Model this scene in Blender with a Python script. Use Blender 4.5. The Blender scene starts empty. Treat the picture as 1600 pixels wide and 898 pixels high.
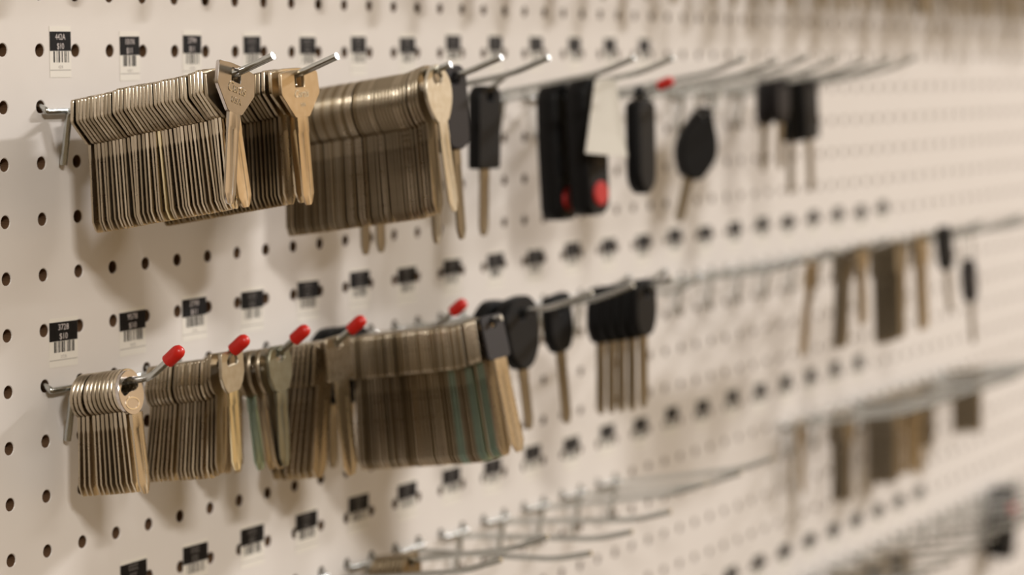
import bpy, math, random
from mathutils import Vector, Matrix
from mathutils.geometry import tessellate_polygon
random.seed(7)
S = bpy.context.scene
COL = S.collection
MM = 0.001
P = 25.4                      # hole pitch of the pegboard in millimetres
Z0 = 1450.0                   # height of the hole that is column 0, row 0
R = math.radians

# ------------------------------------------------------------------ materials
def mat(name, col, rough=.5, metal=0., spec=.5, noise=0., nscale=300., bump=0., coat=0.):
    m = bpy.data.materials.new(name); m.use_nodes = True
    nt = m.node_tree; b = nt.nodes['Principled BSDF']
    b.inputs['Base Color'].default_value = (*col, 1)
    b.inputs['Roughness'].default_value = rough
    b.inputs['Metallic'].default_value = metal
    b.inputs['Specular IOR Level'].default_value = spec
    b.inputs['Coat Weight'].default_value = coat
    tc = nt.nodes.new('ShaderNodeTexCoord')
    nz = nt.nodes.new('ShaderNodeTexNoise'); nz.inputs['Scale'].default_value = nscale; nz.inputs['Detail'].default_value = 3
    nt.links.new(tc.outputs['Object'], nz.inputs['Vector'])
    if noise:
        mx = nt.nodes.new('ShaderNodeMix'); mx.data_type = 'RGBA'
        mx.inputs['A'].default_value = (*[c * (1 - noise) for c in col], 1)
        mx.inputs['B'].default_value = (*[min(1, c * (1 + noise)) for c in col], 1)
        nt.links.new(nz.outputs['Fac'], mx.inputs['Factor'])
        nt.links.new(mx.outputs['Result'], b.inputs['Base Color'])
        mr = nt.nodes.new('ShaderNodeMapRange')
        mr.inputs['To Min'].default_value = max(.02, rough * .8); mr.inputs['To Max'].default_value = min(1, rough * 1.25)
        nt.links.new(nz.outputs['Fac'], mr.inputs['Value']); nt.links.new(mr.outputs['Result'], b.inputs['Roughness'])
    if bump:
        bp = nt.nodes.new('ShaderNodeBump'); bp.inputs['Strength'].default_value = bump; bp.inputs['Distance'].default_value = .0002
        nt.links.new(nz.outputs['Fac'], bp.inputs['Height']); nt.links.new(bp.outputs['Normal'], b.inputs['Normal'])
    return m

M = {}
M['board'] = mat('white_painted_hardboard', (.745, .70, .66), .42, noise=.02, nscale=60)
M['fibre'] = mat('raw_brown_hardboard', (.16, .085, .04), .9, noise=.2)
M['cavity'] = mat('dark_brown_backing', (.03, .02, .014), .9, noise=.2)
M['nickel'] = mat('nickel_plate', (.55, .475, .365), .28, 1, noise=.05)
M['nickel_dull'] = mat('dull_nickel_plate', (.43, .365, .27), .34, 1, noise=.08)
M['nickel_bright'] = mat('bright_nickel_plate', (.70, .62, .49), .20, 1, noise=.05)
M['nickel_mirror'] = mat('polished_nickel', (.88, .82, .72), .12, 1, noise=.03)
M['nickel_dark'] = mat('dark_and_shaded_nickel', (.29, .23, .15), .34, 1, noise=.08)  # dark tone; on the upper row's second hook it paints in shade
M['nickel_mid'] = mat('worn_nickel_plate', (.35, .305, .235), .36, 1, noise=.08)
M['greenish'] = mat('pale_greenish_nickel', (.30, .29, .22), .4, 1, noise=.06)
M['silver'] = mat('bright_nickel_silver', (.66, .62, .60), .17, 1, noise=.04)
M['brass'] = mat('nickel_brass', (.70, .57, .40), .30, 1, noise=.04)
M['pale'] = mat('pale_nickel', (.74, .69, .58), .36, 1, noise=.05)
M['gold'] = mat('pale_gold_and_glint', (1.0, .88, .60), .30, 1, noise=.03)  # pale gold, bright enough to paint a glint on one stacked blade
M['teal'] = mat('greenish_nickel', (.40, .52, .44), .35, 1, noise=.08)
M['zinc'] = mat('zinc_plated_wire', (.57, .59, .58), .22, 1, noise=.06)
M['red'] = mat('red_vinyl', (.62, .016, .010), .35, 0, .5, noise=.05)
M['black'] = mat('black_plastic', (.004, .004, .0045), .5, 0, .22, noise=.1)
M['grey'] = mat('charcoal_plastic', (.022, .019, .020), .5, 0, .25, noise=.1)
M['redbutton'] = mat('red_rubber', (.50, .02, .018), .5, noise=.05)
M['paper'] = mat('white_label_paper', (.79, .75, .68), .55, noise=.02)
M['ink'] = mat('black_label_ink', (.006, .005, .0055), .6, 0, .2, noise=.1)
M['print'] = mat('white_print', (.62, .56, .54), .5)
M['dimprint'] = mat('worn_white_print', (.16, .145, .14), .5)
M['faint'] = mat('grey_thermal_print', (.40, .37, .34), .5)
M['card'] = mat('white_card_tag', (.80, .77, .70), .6, noise=.03)

# ------------------------------------------------------------------ mesh helpers (millimetres in, metres out)
def make_mesh(name, V, F, material, smooth=True, angle=32):
    me = bpy.data.meshes.new(name)
    me.from_pydata([(v[0] * MM, v[1] * MM, v[2] * MM) for v in V], [], F)
    me.materials.append(material)
    if smooth:
        for p in me.polygons: p.use_smooth = True
        me.set_sharp_from_angle(angle=R(angle))
    me.update()
    return me

def link(name, data, parent=None, loc=None, rot=None):
    o = bpy.data.objects.new(name, data); COL.objects.link(o)
    if parent: o.parent = parent
    if loc: o.location = [c * MM for c in loc]
    if rot: o.rotation_euler = rot
    return o

def tag(o, label, cat, group=None, kind=None):
    o['label'] = label
    if cat: o['category'] = cat
    if group: o['group'] = group
    if kind: o['kind'] = kind
    return o

def offset_loop(pts, d):
    """move a closed loop of (x, z) along its mitred normals; positive d shrinks a counter-clockwise loop"""
    n = len(pts); out = []
    for i in range(n):
        a, b, c = Vector(pts[i - 1]), Vector(pts[i]), Vector(pts[(i + 1) % n])
        e1, e2 = (b - a).normalized(), (c - b).normalized()
        n1, n2 = Vector((-e1.y, e1.x)), Vector((-e2.y, e2.x))
        m = (n1 + n2)
        m = m.normalized() if m.length > 1e-6 else n1
        k = d / max(.35, m.dot(n1))
        out.append((b.x + m.x * k, b.y + m.y * k))
    return out

def area(pts):
    return sum(pts[i - 1][0] * p[1] - p[0] * pts[i - 1][1] for i, p in enumerate(pts)) / 2

def plate(outer, holes=(), t=2.0, b=.22, yc=0.):
    """flat plate with chamfered rims lying in the x-z plane"""
    if area(outer) < 0: outer = outer[::-1]
    holes = [h if area(h) < 0 else h[::-1] for h in holes]
    V, F, face_loops = [], [], []
    for loop in [outer, *holes]:
        ins = offset_loop(loop, b); n = len(loop); rings = []
        for y, L in ((-t / 2, ins), (-t / 2 + b, loop), (t / 2 - b, loop), (t / 2, ins)):
            rings.append(list(range(len(V), len(V) + n)))
            V += [(x, y + yc, z) for x, z in L]
        for r0, r1 in zip(rings, rings[1:]):
            for i in range(n):
                j = (i + 1) % n
                F.append((r0[i], r0[j], r1[j], r1[i]))
        face_loops.append((rings[0], rings[3], ins))
    polys = [[Vector((x, z, 0)) for x, z in L[2]] for L in face_loops]
    front = [i for L in face_loops for i in L[0]]; back = [i for L in face_loops for i in L[1]]
    flat = [p for L in polys for p in L]
    for a, bb, c in tessellate_polygon(polys):
        u = (flat[bb] - flat[a]).cross(flat[c] - flat[a]).z
        if u < 0: bb, c = c, bb
        F.append((front[a], front[bb], front[c])); F.append((back[a], back[c], back[bb]))
    return V, F

def loft(sections):
    n = len(sections[0]); V = [p for s in sections for p in s]; F = []
    for k in range(len(sections) - 1):
        for i in range(n):
            j = (i + 1) % n
            F.append((k * n + i, k * n + j, (k + 1) * n + j, (k + 1) * n + i))
    F.append(tuple(range(n))[::-1]); F.append(tuple(range((len(sections) - 1) * n, len(sections) * n)))
    return V, F

def fillet(path, rad, steps=5):
    out = [Vector(path[0])]
    for i in range(1, len(path) - 1):
        a, b, c = Vector(path[i - 1]), Vector(path[i]), Vector(path[i + 1])
        r = min(rad[i] if isinstance(rad, (list, tuple)) else rad, (a - b).length * .48, (c - b).length * .48)
        p, q = b + (a - b).normalized() * r, b + (c - b).normalized() * r
        for s in range(steps + 1):
            t = s / steps
            out.append(p * (1 - t) ** 2 + b * 2 * t * (1 - t) + q * t * t)
    out.append(Vector(path[-1]))
    return out

def tube(path, r, seg=12):
    n = len(path); V, F = [], []
    up = None; rr = r if isinstance(r, (list, tuple)) else [r] * n
    for i, p in enumerate(path):
        d = (path[min(i + 1, n - 1)] - path[max(i - 1, 0)]).normalized()
        if up is None:
            up = Vector((1, 0, 0)) if abs(d.x) < .9 else Vector((0, 0, 1))
        up = (up - d * up.dot(d)).normalized(); side = d.cross(up)
        for k in range(seg):
            a = 2 * math.pi * k / seg
            V.append(p + (up * math.cos(a) + side * math.sin(a)) * rr[i])
    for i in range(n - 1):
        for k in range(seg):
            j = (k + 1) % seg
            F.append((i * seg + k, i * seg + j, (i + 1) * seg + j, (i + 1) * seg + k))
    F.append(tuple(range(seg))[::-1]); F.append(tuple(range((n - 1) * seg, n * seg)))
    return V, F

def join(*parts):
    V, F = [], []
    for v, f in parts:
        o = len(V); V += list(v); F += [tuple(i + o for i in q) for q in f]
    return V, F

def box(x0, x1, y0, y1, z0, z1):
    V = [(x, y, z) for x in (x0, x1) for y in (y0, y1) for z in (z0, z1)]
    return V, [(0, 1, 3, 2), (4, 6, 7, 5), (0, 4, 5, 1), (2, 3, 7, 6), (0, 2, 6, 4), (1, 5, 7, 3)]

def ellipse(cx, cz, rx, rz, n=24, a0=0.):
    return [(cx + rx * math.cos(a0 + 2 * math.pi * i / n), cz + rz * math.sin(a0 + 2 * math.pi * i / n)) for i in range(n)]

def rounded(pts, r, steps=4):
    """round the corners of a polygon"""
    n = len(pts); out = []
    for i in range(n):
        a, b, c = Vector(pts[i - 1]), Vector(pts[i]), Vector(pts[(i + 1) % n])
        k = min(r[i] if isinstance(r, (list, tuple)) else r, (a - b).length * .49, (c - b).length * .49)
        p, q = b + (a - b).normalized() * k, b + (c - b).normalized() * k
        for s in range(steps + 1):
            t = s / steps
            v = p * (1 - t) ** 2 + b * 2 * t * (1 - t) + q * t * t
            out.append((v.x, v.y))
    return out

# ------------------------------------------------------------------ the pegboard
def pegboard():
    c0, c1, r0, r1 = -6, 92, -9, 24
    rad, n, dep = 3.0, 16, 5.0
    V, F, G, T = [], [], [], []
    ang = [2 * math.pi * i / n + math.pi / 4 for i in range(n)]
    sq = []
    for a in ang:
        k = max(abs(math.cos(a)), abs(math.sin(a)))
        sq.append((math.cos(a) / k * P / 2, math.sin(a) / k * P / 2))
    idx = {}
    def vert(x, y, z):
        key = (round(x, 3), round(y, 3), round(z, 3))
        if key not in idx:
            idx[key] = len(V); V.append((x, y, z))
        return idx[key]
    for c in range(c0, c1):
        for r in range(r0, r1):
            X, Z = c * P, Z0 - r * P
            o = [vert(X + x, 0, Z + z) for x, z in sq]
            e = [vert(X + (rad + .35) * math.cos(a), 0, Z + (rad + .35) * math.sin(a)) for a in ang]
            h = [vert(X + rad * math.cos(a), .35, Z + rad * math.sin(a)) for a in ang]
            b = [vert(X + rad * math.cos(a), dep, Z + rad * math.sin(a)) for a in ang]
            for i in range(n):
                j = (i + 1) % n
                F.append((o[i], o[j], e[j], e[i])); G.append(0)
                F.append((e[i], e[j], h[j], h[i])); G.append(0)
                F.append((h[i], h[j], b[j], b[i])); G.append(1)
    # the plain rear face, pierced the same way
    for c in range(c0, c1):
        for r in range(r0, r1):
            X, Z = c * P, Z0 - r * P
            o = [vert(X + x, dep, Z + z) for x, z in sq]
            b = [vert(X + rad * math.cos(a), dep, Z + rad * math.sin(a)) for a in ang]
            for i in range(n):
                j = (i + 1) % n
                F.append((o[j], o[i], b[i], b[j])); G.append(1)
    me = bpy.data.meshes.new('wall_back')
    me.from_pydata([(v[0] * MM, v[1] * MM, v[2] * MM) for v in V], [], F)
    me.materials.append(M['board']); me.materials.append(M['fibre'])
    me.polygons.foreach_set('material_index', G); me.update()
    o = link('wall_back', me)
    tag(o, 'white painted pegboard wall with rows of round holes', 'wall', kind='structure')
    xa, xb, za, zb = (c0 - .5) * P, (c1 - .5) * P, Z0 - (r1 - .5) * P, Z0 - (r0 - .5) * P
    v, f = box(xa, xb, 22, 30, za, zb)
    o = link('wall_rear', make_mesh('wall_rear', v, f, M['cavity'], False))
    tag(o, 'dark wall showing through the holes of the pegboard', 'wall', kind='structure')
pegboard()

# ------------------------------------------------------------------ words
ONES = 'zeroth first second third fourth fifth sixth seventh eighth ninth tenth eleventh twelfth thirteenth fourteenth fifteenth sixteenth seventeenth eighteenth nineteenth'.split()
TENS = {20: ('twenty', 'twentieth'), 30: ('thirty', 'thirtieth'), 40: ('forty', 'fortieth'), 50: ('fifty', 'fiftieth')}
def nth(n):
    if n < 20: return ONES[n]
    t = n // 10 * 10
    return TENS[t][1] if n == t else TENS[t][0] + '-' + ONES[n - t]

ROWS = {-4: 'cropped top', 1: 'upper', 6: 'middle', 11: 'lower', 16: 'bottom'}

# ------------------------------------------------------------------ price labels
def text(body, size, parent, x, y, z, material, name='lettering', shear=0., ext=.02, sx=1.):
    cu = bpy.data.curves.new(name, 'FONT'); cu.body = body; cu.size = size * MM; cu.align_x = 'CENTER'
    cu.extrude = ext * MM; cu.shear = shear; cu.materials.append(material); cu.resolution_u = 3
    tmp = bpy.data.objects.new(name, cu)
    me = bpy.data.meshes.new_from_object(tmp)
    bpy.data.objects.remove(tmp); bpy.data.curves.remove(cu)
    me.name = name
    if not me.materials: me.materials.append(material)
    o = link(name, me, parent, (x, y, z), (math.pi / 2, 0, 0)); o.scale = (sx, 1, 1)
    return o

def price_label(k, row, cx, top, w, lines, ordinal, legible, wide, tilt=0., seed=0):
    """cx: column of the centre; top: row (in pitches) of the black panel's upper edge"""
    rnd = random.Random(seed)
    x, z = cx * P, Z0 - top * P
    hb = 8.8; up = 2.4 if not wide else 1.8; dn = 12.0
    v, f = box(-w / 2, w / 2, -.12, .0, -hb - dn, up)
    root = link('price_label', make_mesh('price_label', v, f, M['paper'], False), None, (x, -.05, z), (0, R(tilt), 0))
    v, f = box(-w / 2 + .1, w / 2 - .1, -.18, -.12, -hb, 0)
    link('black_panel', make_mesh('black_panel', v, f, M['ink'], False), root)
    bars, q = [], -w * .33
    while q < w * .36:
        bw = rnd.choice((.35, .45, .7, 1.0)); bars.append(box(q, q + bw, -.18, -.12, -hb - 5.2, -hb - .15)); q += bw + rnd.choice((.35, .5, .9, 1.3))
    v, f = join(*bars)
    link('barcode', make_mesh('barcode', v, f, M['ink'], False), root)
    v, f = box(-w / 2 + .2, w / 2 - .2, -.16, -.12, -hb - 8.9, -hb - 8.5)
    link('rule', make_mesh('rule', v, f, M['faint'], False), root)
    if lines:
        text(lines[0], 3.9, root, 0, -.19, -3.7, M['print'], sx=1.0 if wide else .85)
        text(lines[1], 3.9, root, 0, -.19, -7.9, M['print'], sx=1.0 if wide else .85)
        text(lines[2], 2.2, root, 0, -.15, -hb - 8.0, M['faint'])
    else:
        bl = []
        for zz, n in ((-3.7, 4), (-7.9, 3)):
            for i in range(n):
                c = (i - (n - 1) / 2) * 1.9
                bl += [box(c - .75, c - .3, -.19, -.12, zz, zz + 2.7), box(c - .3, c + .6, -.19, -.12, zz + 2.2, zz + 2.7), box(c - .3, c + .6, -.19, -.12, zz, zz + .5)]
        v, f = join(*bl)
        link('print', make_mesh('print', v, f, M['dimprint'], False), root)
    where = {0: 'upper', 5: 'middle', 10: 'lower', 15: 'lowest'}[row]
    if legible:
        s = 'price label printed %s and %s, %s from the left in the %s label row' % (lines[0], lines[1], nth(ordinal), where)
    else:
        s = 'black and white barcode price label, %s from the left in the %s label row' % (nth(ordinal), where)
    tag(root, s, 'price label', 'price labels of the %s label row' % where)

T0 = [('442A', '$10', '424'), ('101N', '$11', '1011'), ('2794', '$11', '2794')]
for k in range(13):
    price_label(k, 0, 2 * k + 1.56 + (.02 * math.sin(k * 2.1)), -.37 + (.1 if k == 1 else .06 if k in (2, 3, 4) else -.04 if k > 6 else .03), 15.2 if k < 6 else 17,
                T0[k] if k < 3 else None, k + 1, k < 2, False, random.uniform(-1, 1), k)
T5 = [('3728', '$10', '3728'), ('9578', '$10', '9570'), ('2790', '$11', '2790')]
for k in range(22):
    price_label(k, 5, 2 * k + 1.53 + .03 * math.sin(k * 1.7), 4.88 - .16 * min(1, k / 5) + .03 * math.sin(k * 2.3), 20.4, T5[k] if k < 3 else None, k + 1, k < 2, True, random.uniform(-1, 1), 40 + k)
for i, k in enumerate(range(1, 21)):
    price_label(k, 10, 2 * k + 1.46 + .04 * math.sin(k * 1.3), 9.66 - .08 * min(1, k / 6) + .03 * math.sin(k * 3.3), 21.0, None, i + 1, False, True, random.uniform(-1.2, 1.2), 80 + k)
for i, k in enumerate(range(14, 24)):
    price_label(k, 15, 2 * k + 1.5, 14.72, 20.5, None, i + 1, False, True, random.uniform(-1, 1), 120 + k)

# ------------------------------------------------------------------ peg hooks
def rod_path(kind, drop):
    """(out from the board, up) along the rod for one hook"""
    L = {'long': ((6, -2), (95, 14), (118, 23)), 'short': ((6, -2), (49.5, 5.4), (66, 18.6)), 'medium': ((6, -2), (72, 2), (92, 10))}[kind]
    return [(h, z - drop * h / 100.) for h, z in L]

HK = {}
def hook_meshes(kind, drop):
    key = (kind, drop)
    if key in HK: return HK[key]
    pts = rod_path(kind, drop)
    path = [(0, -2.2, -26.5), (0, -pts[0][0], pts[0][1])] + [(0, -h, z) for h, z in pts[1:]]
    path = fillet(path, [0, 3.0, 9.0 if kind == 'long' else 4.5, 0], 6)
    tip, prev = path[-1], path[-2]
    v, f = tube(path, 1.65, 14)
    rod = make_mesh('rod', v, f, M['zinc'])
    d = (tip - prev).normalized()
    q = [tip - d * 8.2, tip - d * 7.9, tip - d * 1.6, tip + d * .2, tip + d * 1.4, tip + d * 2.1, tip + d * 2.3]
    v, f = tube(q, [2.5, 3.2, 3.3, 3.05, 2.4, 1.3, .3], 18)
    cap = make_mesh('tip_cap', v, f, M['red'], True, 60)
    HK[key] = (rod, cap)
    return HK[key]

v, f = tube(fillet([(-12.7, 9, 4.5), (-12.7, 3, 1.2), (-12.7, -3.0, -1.2), (-12.7, -3.3, -2.0), (12.7, -3.3, -2.0), (12.7, -3.0, -1.2), (12.7, 3, 1.2), (12.7, 9, 4.5)],
                   [0, 2, 1.2, 1.2, 1.2, 1.2, 2, 0], 3), 1.4, 12)
WIRE = make_mesh('back_wire', v, f, M['zinc'])
HOOKS = {}
def hook(k, row, kind='long', cap=False, drop=0., what=''):
    rod, capm = hook_meshes(kind, drop)
    X, Z = (2 * k + 1.5) * P, Z0 - row * P
    o = link('peg_hook', None, None, (X, 0, Z)); o.empty_display_size = .01
    link('rod', rod, o); link('back_wire', WIRE, o)
    if cap: link('tip_cap', capm, o)['label'] = 'red vinyl tip cap'
    HOOKS[(k, row)] = dict(o=o, kind=kind, drop=drop, cap=cap, what=what, X=X, Z=Z)

def rod_z(k, row, h):
    H = HOOKS[(k, row)]; pts = rod_path(H['kind'], H['drop'])
    for (h0, z0), (h1, z1) in zip(pts, pts[1:]):
        if h <= h1 or (h1, z1) == pts[-1]:
            return H['Z'] + z0 + (z1 - z0) * (h - h0) / (h1 - h0)

for k in (0, 1, 4, 5, 7, 8): hook(k, 1)
hook(3, 1, 'long', False, 3); hook(6, 1, 'short', False, 6); hook(9, 1, 'medium', True, 1)
for k in range(10, 17): hook(k, 1, 'long', False, [0, 1, -1, 0, 1, 0, -1][k - 10])
for k in (0, 1, 2, 3, 5): hook(k, 6, 'short', True)
hook(4, 6, 'long', False, 4)
for k in (6, 7, 8): hook(k, 6)
for k in (9, 10): hook(k, 6, 'short')
hook(11, 6, 'short', False, 12)
for k in range(12, 25): hook(k, 6, 'long', False, random.choice((0, 1, -1, 2)))
for k in list(range(4, 12)) + list(range(17, 26)): hook(k, 11, 'long', False, {6: 14, 7: 11, 8: 8}.get(k, random.choice((0, 1, -1, 2))))
for k in range(17, 29): hook(k, 16, 'long', False, random.choice((0, 1, -1)))
for k in range(0, 30): hook(k, -4, 'long', False, random.choice((0, 1, -1)) + (7 if k > 15 else 0) + (4 if k > 20 else 0))

# ------------------------------------------------------------------ keys
def arc(cx, cz, rx, rz, a0, a1, n):
    return [(cx + rx * math.cos(R(a0 + (a1 - a0) * i / n)), cz + rz * math.sin(R(a0 + (a1 - a0) * i / n))) for i in range(n + 1)]

# bow outline, hole outline, blade x-offset, blade width, blade top z, blade tip z   (origin: axis of the rod it hangs on)
KEYS = {
    'wedge': dict(bow=rounded([(-16, 3.0), (-6, 4.0), (6, 4.0), (16, 3.0), (16.8, -7), (6.2, -17.6), (-6.2, -17.6), (-16.8, -7)], 1.2, 3),
                  hole=rounded([(-4.6, 1.9), (3.6, 1.9), (3.6, -3.8), (-4.6, -3.8)], .5, 2), w=9.6, z0=-16.6, tip=-57.5, t=1.8, word='wedge-headed'),
    'oval': dict(bow=rounded([(-5, 4.2), (5, 4.2), (12.2, -3), (13.4, -10), (11, -17), (5.4, -24.5), (-5.4, -24.5), (-11, -17), (-13.4, -10), (-12.2, -3)], 4, 4),
                 hole=ellipse(0, -1.7, 5.0, 3.7, 20), w=9.0, z0=-23.5, tip=-68, t=1.75, word='oval-headed'),
    'disc': dict(bow=ellipse(0, -4.4, 9.9, 10.2, 36), hole=rounded([(-7.6, -3.4), (-4.8, 1.2), (0, 2.4), (4.8, 1.2), (7.4, -2.6), (3.4, -5.2), (-3.4, -5.6)], 1.6, 3),
                 w=8.6, z0=-13.6, tip=-50.5, t=2.0, word='round-headed'),
    'disc_askew': dict(bow=ellipse(-3, -4.4, 9.9, 10.2, 36), hole=rounded([(-11.2, -3.2), (-8, 1.4), (-3, 2.6), (1.5, 2.2), (3.6, -1.2), (.5, -3.4), (-4, -3.8), (-8.5, -6)], 1.4, 3),
                 w=8.6, z0=-13.4, tip=-50.5, t=2.0, word='round-headed'),
    'block': dict(bow=rounded([(-9.8, 4.0), (9.8, 4.0), (10.4, -7.4), (8.4, -12.2), (5.4, -15.6), (-5.4, -15.6), (-8.4, -12.2), (-10.4, -7.4)], 1.1, 3),
                  hole=rounded([(-5, -.5), (-3, 2.0), (3, 2.0), (5, -.5), (4.4, -2.8), (-4.4, -2.8)], .8, 2), w=8.6, z0=-14.6, tip=-53, t=1.8, word='square-headed'),
    'shield': dict(bow=rounded([(-6.5, 4.0), (6.5, 4.0), (10, -2), (9.6, -11), (5.4, -18.5), (-5.4, -18.5), (-9.6, -11), (-10, -2)], 2.6, 4),
                   hole=ellipse(0, -.9, 3.6, 2.9, 18), w=9, z0=-18.5, tip=-55, t=2.0, word='shield-headed'),
    'plate': dict(bow=rounded([(-11, 3.2), (11, 3.2), (11.2, -19.5), (-11.2, -19.5)], 2.6, 4),
                  hole=ellipse(0, -.8, 3.4, 2.8, 18), w=12.5, z0=-18.5, tip=-68, t=1.75, word='rectangular-headed'),
}
def blade_sections(w, z0, tip, tn, tb):
    g = tb * .28
    def sec(z, s, t, gr, dx=0.):
        x = lambda u: u * w * s + dx
        return [(x(-.5), -t / 2 + .12, z), (x(-.45), -t / 2, z), (x(-.05), -t / 2, z), (x(.0), -t / 2 + gr, z), (x(.16), -t / 2 + gr, z), (x(.21), -t / 2, z), (x(.45), -t / 2, z), (x(.5), -t / 2 + .12, z),
                (x(.5), t / 2 - .12, z), (x(.45), t / 2, z), (x(.12), t / 2, z), (x(.07), t / 2 - gr, z), (x(-.2), t / 2 - gr, z), (x(-.25), t / 2, z), (x(-.45), t / 2, z), (x(-.5), t / 2 - .12, z)]
    n = z0 - (z0 - tip) * .17
    return [sec(z0, 1, tn * .96, 0), sec(n, 1, tn * .96, 0), sec(n - 1.6, 1, tb, g), sec(tip + 5.0, 1, tb, g), sec(tip + 1.2, .62, tb * .95, g * .5), sec(tip, .40, tb * .8, 0)]

KM = {}
def key_meshes(kind, m):
    if (kind, m) not in KM:
        d = KEYS[kind]
        v, f = plate(d['bow'], [d['hole']], d['t'])
        bow = make_mesh('bow', v, f, M[m])
        v, f = loft(blade_sections(d['w'], d['z0'], d['tip'], d['t'], 1.2))
        KM[(kind, m)] = (bow, make_mesh('blade', v, f, M[m]))
    return KM[(kind, m)]

COUNT = [0]
def key(k, row, kind, h, m, label, group, roll=0., lean=0., yaw=0., mb=None, dz=0.):
    H = HOOKS[(k, row)]
    bow, blade = key_meshes(kind, m)
    if mb: blade = key_meshes(kind, mb)[1]
    o = link('key_blank', None, None, (H['X'], -h, rod_z(k, row, h) + dz), (R(-lean), R(roll), R(yaw))); o.empty_display_size = .01
    link('bow', bow, o); link('blade', blade, o)
    tag(o, label, 'key', group)
    COUNT[0] += 1
    return o

def stack(k, row, kind, h0, h1, n, place, mats=('nickel', 'nickel', 'nickel_dull', 'nickel_bright'), lean=(0, 0), roll=(0, 0), wob=.5, first=1, seed=0, special=None, colour='nickel', teal=()):
    """n keys along the rod from h0 (board side) to h1; first: ordinal of the foremost"""
    rnd = random.Random(seed * 17 + k * 5 + row)
    gaps = [1 + (rnd.random() < .18) * rnd.random() * .6 for _ in range(n)]
    tot = sum(gaps[:-1]) or 1; acc = 0; rl = 0.; w = KEYS[kind]['word']
    for i in range(n):
        u = acc / tot; acc += gaps[i]
        rl = rl * .75 + rnd.uniform(-1, 1) * wob
        le = lean[0] + (lean[1] - lean[0]) * u + rnd.uniform(-.25, .25)
        m = rnd.choice(mats); mb = 'teal' if (n - i - 1) in teal else (special or {}).get(n - i - 1)
        q = nth(n - i - 1 + first)
        lab = ('%s %s %s key from the front, %s' % (q, colour, w, place)) if (n > 1 or first > 1) else '%s %s key on %s' % (colour, w, place)
        key(k, row, kind, h0 + (h1 - h0) * u, m, lab, '%s keys on %s' % (w, place), roll[0] + (roll[1] - roll[0]) * u + rl * 1.6, le, 0, mb)

# upper hook row: the sharp stacks
VAR = ('nickel', 'nickel', 'nickel', 'nickel_dull', 'nickel_dull', 'nickel_bright')
PL = "upper row's leftmost hook"
GR = "wedge-headed keys on the upper row's leftmost hook"
HOOKS[(0, 1)]['what'] = 'holding the stack in focus'
stack(0, 1, 'wedge', 20.5, 91.0, 35, PL, mats=VAR, lean=(1.5, 8), roll=(-1, 1), wob=1.2, first=3, special={16: 'gold'})  # one blade in bright gold as a painted glint
key(0, 1, 'wedge', 93.3, 'nickel_dull', "second key from the front, upper row's leftmost hook, its golden blade showing", GR, -4, 7, 0, 'brass')
fk = key(0, 1, 'wedge', 98.0, 'silver', 'foremost silver wedge-headed key with stamped script, sharp under the leftmost bent hook tip', GR, 12, 3, 6)
def stamp(parent, a, b, y=-1.02):
    text(a, 6.4, parent, 0, y, -8.6, M['nickel_mirror'], 'stamped_lettering', .3, .14)
    text(b, 3.8, parent, .5, y, -13.2, M['nickel_mirror'], 'stamped_lettering', .2, .14)
stamp(fk, 'Curtis', 'U.S.A.')
PL = "upper row's second hook"
GR = "wedge-headed keys on the upper row's second hook"
HOOKS[(1, 1)]['what'] = 'behind the sharp stack'
stack(1, 1, 'wedge', 22.0, 86.0, 31, PL, lean=(1.5, 4), roll=(-1, 1), wob=.5, first=4, mats=('nickel_dull', 'nickel_dark', 'nickel_dark'))  # darker nickel stands in for the shade of the first stack
key(1, 1, 'wedge', 88.6, 'nickel', "third wedge-headed key from the front, upper row's second hook", GR, 2, 5, 0)
key(1, 1, 'wedge', 92.4, 'nickel_bright', "second wedge-headed key from the front, upper row's second hook", GR, -2, 5, 0)
fk = key(1, 1, 'wedge', 97.0, 'brass', "foremost golden wedge-headed key, upper row's second hook", GR, -2, 4, 3, None, -2.0)
text('Curtis', 5.0, fk, 0, -1.02, -8.4, M['pale'], 'stamped_lettering', .3, .05); text('USA', 2.4, fk, 1, -1.02, -12.6, M['pale'], 'stamped_lettering', 0, .05)
PL = "upper row's third hook"
GR = "oval-headed keys on the upper row's third hook"
HOOKS[(3, 1)]['what'] = 'holding oval-headed keys'
stack(3, 1, 'oval', 24.0, 104.5, 40, PL, mats=('nickel', 'nickel_dull', 'nickel_dull', 'nickel_dark'), lean=(1, 6), roll=(0, 0), wob=.7, first=2)
key(3, 1, 'oval', 109.5, 'pale', "foremost pale oval-headed key with a round hole, upper row's third hook", GR, -5, 6, 3, None, -1.5)

# middle hook row
PL = 'the leftmost red-capped hook'
HOOKS[(0, 6)]['what'] = 'holding round heads'
stack(0, 6, 'disc', 12.5, 36.5, 11, PL, mats=VAR, lean=(0, 8), roll=(0, 0), wob=.5, first=2)
fk = key(0, 6, 'disc_askew', 39.8, 'silver', 'foremost bright round-headed key with a lens-shaped hole on the leftmost red-capped hook', 'round-headed keys on ' + PL, 4, 10, 3, 'nickel', -1.0)
v, f = plate(ellipse(-3, -9.3, 5.6, 3.1, 28), [ellipse(-3, -9.3, 4.6, 2.2, 28)], .3, .08, -1.0)
link('stamped_oval', make_mesh('stamped_oval', v, f, M['nickel_mirror']), fk)
PL = 'the second red-capped hook'
HOOKS[(1, 6)]['what'] = 'holding square heads'
stack(1, 6, 'block', 17.5, 53.0, 17, PL, mats=VAR + ('nickel_bright', 'nickel_bright'), lean=(-8, -1), roll=(0, 0), wob=.3, first=2)
key(1, 6, 'block', 58.3, 'pale', 'foremost pale square-headed key hanging askew on the second red-capped hook', 'square-headed keys on ' + PL, -4, 1, 5, 'gold', -3.0)
PL = 'the third red-capped hook'
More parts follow.
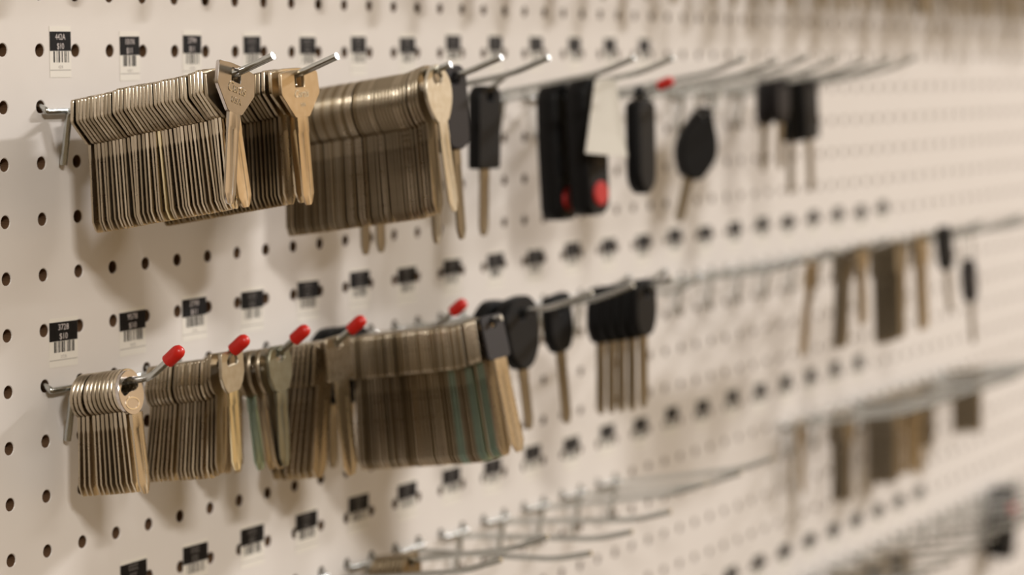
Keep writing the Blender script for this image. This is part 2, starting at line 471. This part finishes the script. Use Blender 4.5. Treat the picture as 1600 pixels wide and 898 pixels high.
HOOKS[(2, 6)]['what'] = 'holding shield heads'
stack(2, 6, 'shield', 11, 25, 6, PL, mats=('nickel_dull', 'nickel'), lean=(-4, 2), wob=1.5, first=5)
stack(2, 6, 'shield', 33, 44, 3, PL, mats=('nickel_dull', 'nickel'), lean=(5, 9), roll=(-2, 2), wob=1.0, first=2, teal=(2,))
key(2, 6, 'shield', 50.5, 'greenish', 'foremost greenish shield-headed key on the third red-capped hook', 'shield-headed keys on ' + PL, 0, 4, 0)
PL = 'the fourth red-capped hook'
HOOKS[(3, 6)]['what'] = 'holding inward-leaning keys'
stack(3, 6, 'plate', 26, 45, 7, PL, mats=('nickel_dull', 'nickel', 'nickel_dark'), lean=(-9, -5), wob=.5, first=2)
key(3, 6, 'plate', 51.5, 'nickel', 'foremost rectangular-headed key on the fourth red-capped hook', 'rectangular-headed keys on ' + PL, -3, 5, 0)
PL = "middle row's long hook"
GR = "rectangular-headed keys on the middle row's long hook"
HOOKS[(4, 6)]['what'] = 'holding the wide stack'
stack(4, 6, 'plate', 33, 108, 38, PL, mats=('nickel', 'nickel_dull', 'nickel_dark'), lean=(2, 12), roll=(-1, 1), wob=.4, first=2, teal=(1, 2, 4, 5, 9, 10))
key(4, 6, 'plate', 112, 'grey', "foremost rectangular-headed key, dark-faced, beside the black heads, middle row's long hook", GR, -2, 13, 0, 'nickel')

# ------------------------------------------------------------------ plastic-headed keys
HEADS = {
    'long_head': dict(pts=rounded([(-9, 5), (9, 5), (13, 0), (12.5, -41), (-12.5, -41), (-13, 0)], [4, 4, 4, 1.5, 1.5, 4], 4), t=7.5, w=8.5, tip=-78),
    'round_head': dict(pts=rounded([(-10, 8.5), (10, 8.5), (19, 1), (17, -21), (7, -32), (-7, -32), (-17, -21), (-19, 1)], 6, 4), t=8, w=8.5, tip=-66),
    'square_head': dict(pts=rounded([(-13, 6), (13, 6), (14, -18), (8, -27), (-8, -27), (-14, -18)], [5, 5, 5, 4, 4, 5], 4), t=6.4, w=9, tip=-69),
    'small_head': dict(pts=rounded([(-7, 6), (7, 6), (11, -2), (10, -22), (5, -28), (-5, -28), (-10, -22), (-11, -2)], 4, 4), t=7, w=8, tip=-60),
    'drop_head': dict(pts=rounded([(-3.5, 4), (3.5, 4), (15, -16), (17, -27), (8, -45), (-6, -45), (-15, -30), (-14, -16)], [2, 2, 6, 9, 7, 7, 9, 6], 5), t=9, w=7, tip=-74),
    'deep_head': dict(pts=rounded([(-8, 6), (8, 6), (12, 1), (11, -34), (5, -37), (-5, -37), (-11, -34), (-12, 1)], 4, 4), t=6.5, w=7, tip=-83),
    'tall_head': dict(pts=rounded([(-8, 6), (8, 6), (12, 1), (11, -34), (5, -37), (-5, -37), (-11, -34), (-12, 1)], 4, 4), t=8, w=7, tip=-70),
}
HM = {}
def ring_mesh(drop):
    """split ring that reaches from the rod down to a hole 'drop' below it"""
    hgt = drop / 2 + 1.9
    pts = [Vector((hgt * .8 * math.sin(2 * math.pi * i / 28), 0, -drop / 2 + hgt * math.cos(2 * math.pi * i / 28))) for i in range(29)]
    v, f = tube(pts, .8, 8)
    return make_mesh('split_ring', v, f, M['zinc'])
def head_key(k, row, kind, h, label, m='black', roll=0., lean=0., yaw=0., group=None, dz=0., ring=0.):
    d = HEADS[kind]
    if (kind, m) not in HM:
        v, f = plate(d['pts'], [ellipse(0, -.9, 3.6, 2.8, 18)], d['t'], 1.1)
        z0 = min(z for _, z in d['pts']) + 1
        v2, f2 = loft(blade_sections(d['w'], z0, d['tip'], 2.4, 1.9))
        HM[(kind, m)] = (make_mesh('head', v, f, M[m], True, 50), make_mesh('blade', v2, f2, M['nickel_mid']))
    H = HOOKS[(k, row)]
    o = link('plastic_headed_key', None, None, (H['X'], -h, rod_z(k, row, h) + dz), (R(-lean), R(roll), R(yaw))); o.empty_display_size = .01
    link('head', HM[(kind, m)][0], o, (0, 0, -ring)); link('blade', HM[(kind, m)][1], o, (0, 0, -ring))
    if ring: link('split_ring', ring_mesh(ring), o)
    tag(o, label, 'key', group)
    return o

G = 'plastic-headed keys in the upper row'
HOOKS[(4, 1)]['what'] = 'holding charcoal heads'
for i, h in enumerate((34, 43.5)):
    head_key(4, 1, 'deep_head', h, 'charcoal-headed key mostly hidden by the oval-headed stack, its %s blade tip poking out below' % ('left', 'right')[i], 'grey', 0, 2, 0, G)
head_key(4, 1, 'deep_head', 76, 'charcoal-headed key directly behind the front oval-headed key, partly hidden', 'grey', 2, 4, 0, G)
head_key(4, 1, 'deep_head', 88, 'blurred charcoal-headed key just right of the pale oval-headed key', 'grey', -3, 3, 0, G)
HOOKS[(6, 1)]['what'] = 'holding one black head'
head_key(6, 1, 'long_head', 51, 'single key with a long straight black head on the short uncapped hook', 'black', 1, 0, 0, G, -1)

# black remote fobs with a red button
def fob(k, row, h, label, roll=0., lean=0., yaw=0., s=1.04, group=None, red=-62):
    pts = rounded([(-6, 5), (6, 5), (14, -2), (14.5, -34), (13, -70), (9, -74), (-9, -74), (-13, -70), (-14.5, -34), (-14, -2)], 4, 4)
    v, f = plate(pts, [ellipse(0, -.9, 3.6, 2.8, 18)], 13, 2.2)
    H = HOOKS[(k, row)]
    o = link('key_fob', None, None, (H['X'], -h, rod_z(k, row, h)), (R(-lean), R(roll), R(yaw))); o.scale = s if isinstance(s, tuple) else (s, s, s)
    link('case', make_mesh('case', v, f, M['black'], True, 50), o)
    v, f = plate(ellipse(0, red, 8.5, 7, 24), [], 2.4, .8, -6.9)
    link('panic_button', make_mesh('panic_button', v, f, M['redbutton']), o)['label'] = 'red button'
    for z in ((-24, -42) if red < -30 else (-42, -60)):
        v, f = plate(rounded([(-8, z + 6), (8, z + 6), (8, z - 6), (-8, z - 6)], 3, 4), [], 2.0, .6, -6.7)
        link('button', make_mesh('button', v, f, M['grey']), o)
    tag(o, label, 'key fob', group)
HOOKS[(8, 1)]['what'] = 'holding two black remotes'
fob(8, 1, 41.5, 'left one of two big black remote fobs, its red button nearly hidden', -1, 2, 0, 1.04, 'black remote fobs')
fob(8, 1, 61, 'right one of two big black remote fobs, bright red button at its foot', -2, 2, 0, 1.04, 'black remote fobs')

def card_tag(k, row, h):
    H = HOOKS[(k, row)]
    t = .5
    def panel(a, b, c, d):   # four (x, y, z) corners of a thin sheet
        V = [a, b, c, d] + [(p[0], p[1] + t, p[2]) for p in (a, b, c, d)]
        return V, [(0, 1, 2, 3), (7, 6, 5, 4), (0, 4, 5, 1), (1, 5, 6, 2), (2, 6, 7, 3), (3, 7, 4, 0)]
    o = link('card_tag', None, None, (H['X'], -h, rod_z(k, row, h) - 4)); o.empty_display_size = .01
    v, f = panel((-12, 0, 4), (0, -7, 5), (4, -13, -41), (-24, 0, -38))
    link('tag_leaf', make_mesh('tag_leaf', v, f, M['card'], False), o)
    v, f = panel((0, -7, 5), (9, -1, 5), (21, -2, -41), (4, -13, -41))
    link('tag_leaf', make_mesh('tag_leaf', v, f, M['card'], False), o)
    tag(o, 'folded white card tag hanging in front of the black remote fobs', 'tag')
card_tag(8, 1, 74)

# rounded black padlock-like fob with a loop on top
def loop_fob(k, row, h):
    H = HOOKS[(k, row)]
    o = link('oblong_fob', None, None, (H['X'], -h, rod_z(k, row, h)), (R(-2), R(1), 0)); o.empty_display_size = .01
    pts = [(-12, -6)] + arc(0, -47, 12, 13, 180, 360, 16) + [(12, -6), (8, -3.5), (-8, -3.5)]
    v, f = plate(rounded(pts, 1.5, 2), [], 10, 1.8)
    link('case', make_mesh('case', v, f, M['black'], True, 50), o)
    path = fillet([(-5, 0, -5), (-5, 0, 3.6), (5, 0, 3.6), (5, 0, -5)], 4.5, 6)
    v, f = tube(path, 1.6, 12)
    link('loop', make_mesh('loop', v, f, M['black']), o)
    tag(o, 'oblong black fob with rounded foot and a loop over the rod', 'key fob')
loop_fob(9, 1, 72)
head_key(12, 1, 'drop_head', 49, 'key with a teardrop-shaped black head, tilted, hanging alone from a split ring', 'black', 17, 2, -28, G, 0, 20)
head_key(14, 1, 'small_head', 46, 'charcoal-headed key, left one in the far cluster of the upper row', 'grey', 4, 0, 0, G)
head_key(14, 1, 'small_head', 56, 'charcoal-headed key, second from left in the far cluster of the upper row', 'grey', -3, 0, 0, G)
head_key(15, 1, 'long_head', 43, 'black-headed key, second from right in the far cluster of the upper row', 'black', 3, 2, 0, G)
head_key(15, 1, 'long_head', 55, 'black-headed key, rightmost in the far cluster of the upper row', 'black', -4, 2, 0, G)

G = 'black-headed keys in the middle row'
for i, h in enumerate((16, 26)):
    head_key(4, 6, 'round_head', h, 'dark-headed key, its %s head top peeking out behind the fourth red cap' % ('rear', 'front')[i], 'black', 0, 0, 0, G)
HOOKS[(6, 6)]['what'] = 'holding round black heads'
head_key(6, 6, 'round_head', 57, 'round black-headed key, left one beside the wide stack', 'black', 2, -3, 0, G)
head_key(6, 6, 'round_head', 71, 'round black-headed key, second to the right of the wide stack', 'black', -6, 4, 0, G)
HOOKS[(7, 6)]['what'] = 'holding one black head'
head_key(7, 6, 'square_head', 69, 'lone black-headed key between the round heads and the five square heads', 'black', -6, 3, 0, G)
HOOKS[(8, 6)]['what'] = 'holding square black heads'
for i in range(5):
    head_key(8, 6, 'square_head', 72 + i * 6.7, '%s of five square black-headed keys counted from the board' % nth(i + 1), 'black', random.uniform(-2, 2), 1, 0, G)

# ------------------------------------------------------------------ far hooks, out of focus
def far(k, row, items):
    hooks_in_row = sorted(q for q, r in HOOKS if r == row)
    place = '%s row, %s hook from the left' % (ROWS[row], nth(hooks_in_row.index(k) + 1))
    n = len(items)
    for i, (kind, h, m, roll, lean) in enumerate(items):
        lab = 'blurred %s key, %s%s' % (KEYS[kind]['word'], place, '' if n == 1 else ', %s from its front' % nth(n - i))
        key(k, row, kind, h, m, lab, 'blurred keys of the %s row' % ROWS[row], roll, lean)
def run(kind, h0, h1, n, m='nickel_mid', lean=2):
    return [(kind, h0 + (h1 - h0) * i / max(1, n - 1), m, random.uniform(-2, 2), lean) for i in range(n)]
far(14, 6, run('plate', 82, 84, 1, 'nickel', -6))
far(15, 6, run('plate', 82, 88, 3, 'nickel_mid', -2) + run('block', 96, 99, 2, 'nickel', 2))
far(16, 6, run('plate', 90, 108, 8, 'nickel_mid', 2))
far(17, 6, run('block', 88, 92, 2, 'nickel') + run('plate', 103, 107, 2, 'nickel', 3))
head_key(18, 6, 'small_head', 106, 'small black-headed key high up at the far end of the middle row', 'black', 0, 6, 0, G)
head_key(19, 6, 'small_head', 106, 'small charcoal-headed key, lowest at the far end of the middle row', 'grey', -4, 4, 0, G, 0, 30)

far(17, 11, run('block', 13, 14, 1, 'nickel'))
far(18, 11, run('oval', 20, 32, 6, 'nickel_mid', 0))
far(20, 11, run('plate', 12, 34, 9, 'nickel_mid', 0))
far(21, 11, run('plate', 12, 34, 5, 'nickel', 2))
far(22, 11, run('block', 18, 26, 4, 'nickel_mid'))
far(24, 11, run('block', 12, 36, 9, 'nickel_mid'))
far(5, 11, run('shield', 14, 33, 8, 'nickel_dark', 0))
for k in (18, 19, 20):
    far(k, 16, run('plate', 24 + 3 * (k % 2), 44, 7, 'nickel_mid'))
fob(27, 16, 12, 'black remote fob at the lower right edge, red button facing out', 14, 2, 0, (1.35, 1.35, .86), 'black remote fobs', -20)

for k in range(0, 30):
    if k < 7 and k % 2: continue  # keys on these left hooks are out of view, added to shade the top-left wall
    n = 1 if k < 14 else 2 if k < 17 else 3
    far(k, -4, run('oval' if k % 3 else 'plate', 20 + 6 * (k % 2), 36 + 6 * ((k * 7) % 3), n, 'nickel_mid', 2))

# labels of the hooks, once it is known what each one carries
for (k, row), H in HOOKS.items():
    order = sorted(q for q, r in HOOKS if r == row)
    s = nth(order.index(k) + 1)
    kind = {'long': 'long', 'short': 'short', 'medium': 'middling'}[H['kind']]
    lab = '%s silver wire hook, %s from the left in the %s row' % (kind, s, ROWS[row])
    if H['cap']: lab = '%s silver hook with red tip, %s from the left in the %s row' % (kind, s, ROWS[row])
    if H['what'] and len((lab + ' ' + H['what']).split()) <= 16: lab += ', ' + H['what']
    tag(H['o'], lab, 'hook', 'hooks of the %s row' % ROWS[row])
print('KEYS', COUNT[0])

# ------------------------------------------------------------------ light
w = bpy.data.worlds.new('store'); S.world = w; w.use_nodes = True
nt = w.node_tree; bg = nt.nodes['Background']
tc = nt.nodes.new('ShaderNodeTexCoord'); sp = nt.nodes.new('ShaderNodeSeparateXYZ')
nt.links.new(tc.outputs['Generated'], sp.inputs[0])
def ramp(stops):
    r = nt.nodes.new('ShaderNodeValToRGB'); e = r.color_ramp.elements
    e[0].position, e[0].color = stops[0][0], (*stops[0][1], 1); e[1].position, e[1].color = stops[-1][0], (*stops[-1][1], 1)
    for p, c in stops[1:-1]: e.new(p).color = (*c, 1)
    return r
mr = nt.nodes.new('ShaderNodeMapRange'); mr.inputs['From Min'].default_value = -1; mr.inputs['From Max'].default_value = 1
nt.links.new(sp.outputs['Z'], mr.inputs['Value'])
up = ramp([(.15, (.14, .092, .042)), (.40, (.33, .235, .13)), (.52, (.43, .32, .195)), (.8, (.40, .32, .22))])      # dim floor, shelves, ceiling
nt.links.new(mr.outputs[0], up.inputs[0])
dt = nt.nodes.new('ShaderNodeVectorMath'); dt.operation = 'DOT_PRODUCT'; dt.inputs[1].default_value = (.72, -.69, 0)
nt.links.new(tc.outputs['Generated'], dt.inputs[0])
aisle_glow = ramp([(.0, (.75, .75, .75)), (.8, (1, 1, 1)), (.95, (1.75, 1.65, 1.55)), (1, (1.9, 1.8, 1.7))])                # bright patch added down the aisle to lighten the front key faces
nt.links.new(dt.outputs['Value'], aisle_glow.inputs[0])
nz = nt.nodes.new('ShaderNodeTexNoise'); nz.inputs['Scale'].default_value = 3.2; nz.inputs['Detail'].default_value = 4
nt.links.new(tc.outputs['Generated'], nz.inputs['Vector'])
blotches = ramp([(.35, (.55, .52, .48)), (.62, (1.3, 1.3, 1.3))])                                                       # noise blotches added to vary the reflections in the metal
nt.links.new(nz.outputs['Fac'], blotches.inputs[0])
m1 = nt.nodes.new('ShaderNodeVectorMath'); m1.operation = 'MULTIPLY'
m2 = nt.nodes.new('ShaderNodeVectorMath'); m2.operation = 'MULTIPLY'
nt.links.new(up.outputs[0], m1.inputs[0]); nt.links.new(aisle_glow.outputs[0], m1.inputs[1])
nt.links.new(m1.outputs[0], m2.inputs[0]); nt.links.new(blotches.outputs[0], m2.inputs[1])
nt.links.new(m2.outputs[0], bg.inputs[0])
bg.inputs['Strength'].default_value = .5

def area_light(name, x, out, up, sx, sy, power, col=(1, .945, .875)):
    L = bpy.data.lights.new(name, 'AREA'); L.shape = 'RECTANGLE'; L.size = sx; L.size_y = sy; L.energy = power; L.color = col
    o = bpy.data.objects.new(name, L); COL.objects.link(o)
    o.location = (x, -out, Z0 * MM + up)
    d = Vector((0.5, 0, Z0 * MM - .15)) - o.location
    o.rotation_euler = (R(0), 0, 0)
    return o
area_light('tube_and_fill_light', -1.9, 3.0, 1.9, .8, .25, 92, (1, .96, .91))
area_light('tube_and_fill_light', 4.5, 2.6, 2.4, 1.2, .25, 245, (1, .97, .96))
area_light('tube_and_fill_light', 1.4, 5.0, 2.2, 2.4, .3, 50, (1, .97, .93))  # unseen frontal fill, added to brighten the lower wall

# ------------------------------------------------------------------ camera
cam = bpy.data.cameras.new('camera'); co = bpy.data.objects.new('camera', cam); COL.objects.link(co)
Rr = ((0.48239053, -0.87595554, 0.00112945), (-0.0779419, -0.04420697, -0.99597731), (0.87248177, 0.48036199, -0.08959866))
mw = Matrix(((Rr[0][0], -Rr[1][0], -Rr[2][0], 0), (Rr[0][1], -Rr[1][1], -Rr[2][1], 0), (Rr[0][2], -Rr[1][2], -Rr[2][2], 0), (0, 0, 0, 1)))
mw.translation = (-0.8648966, -0.7331794, (Z0 - 4.993) * MM)
co.matrix_world = mw
cam.sensor_fit = 'HORIZONTAL'; cam.sensor_width = 36; cam.lens = 3912.93 / 1600 * 36
cam.clip_start = .05; cam.clip_end = 50
cam.dof.use_dof = True; cam.dof.focus_distance = 1.094; cam.dof.aperture_fstop = 6.0
cam.dof.aperture_blades = 0
S.camera = co
S.view_settings.view_transform = 'Standard'; S.view_settings.look = 'None'
S.view_settings.exposure = 0.74; S.view_settings.gamma = 1.0; S.view_settings.use_curve_mapping = False
S.cycles.use_denoising = True
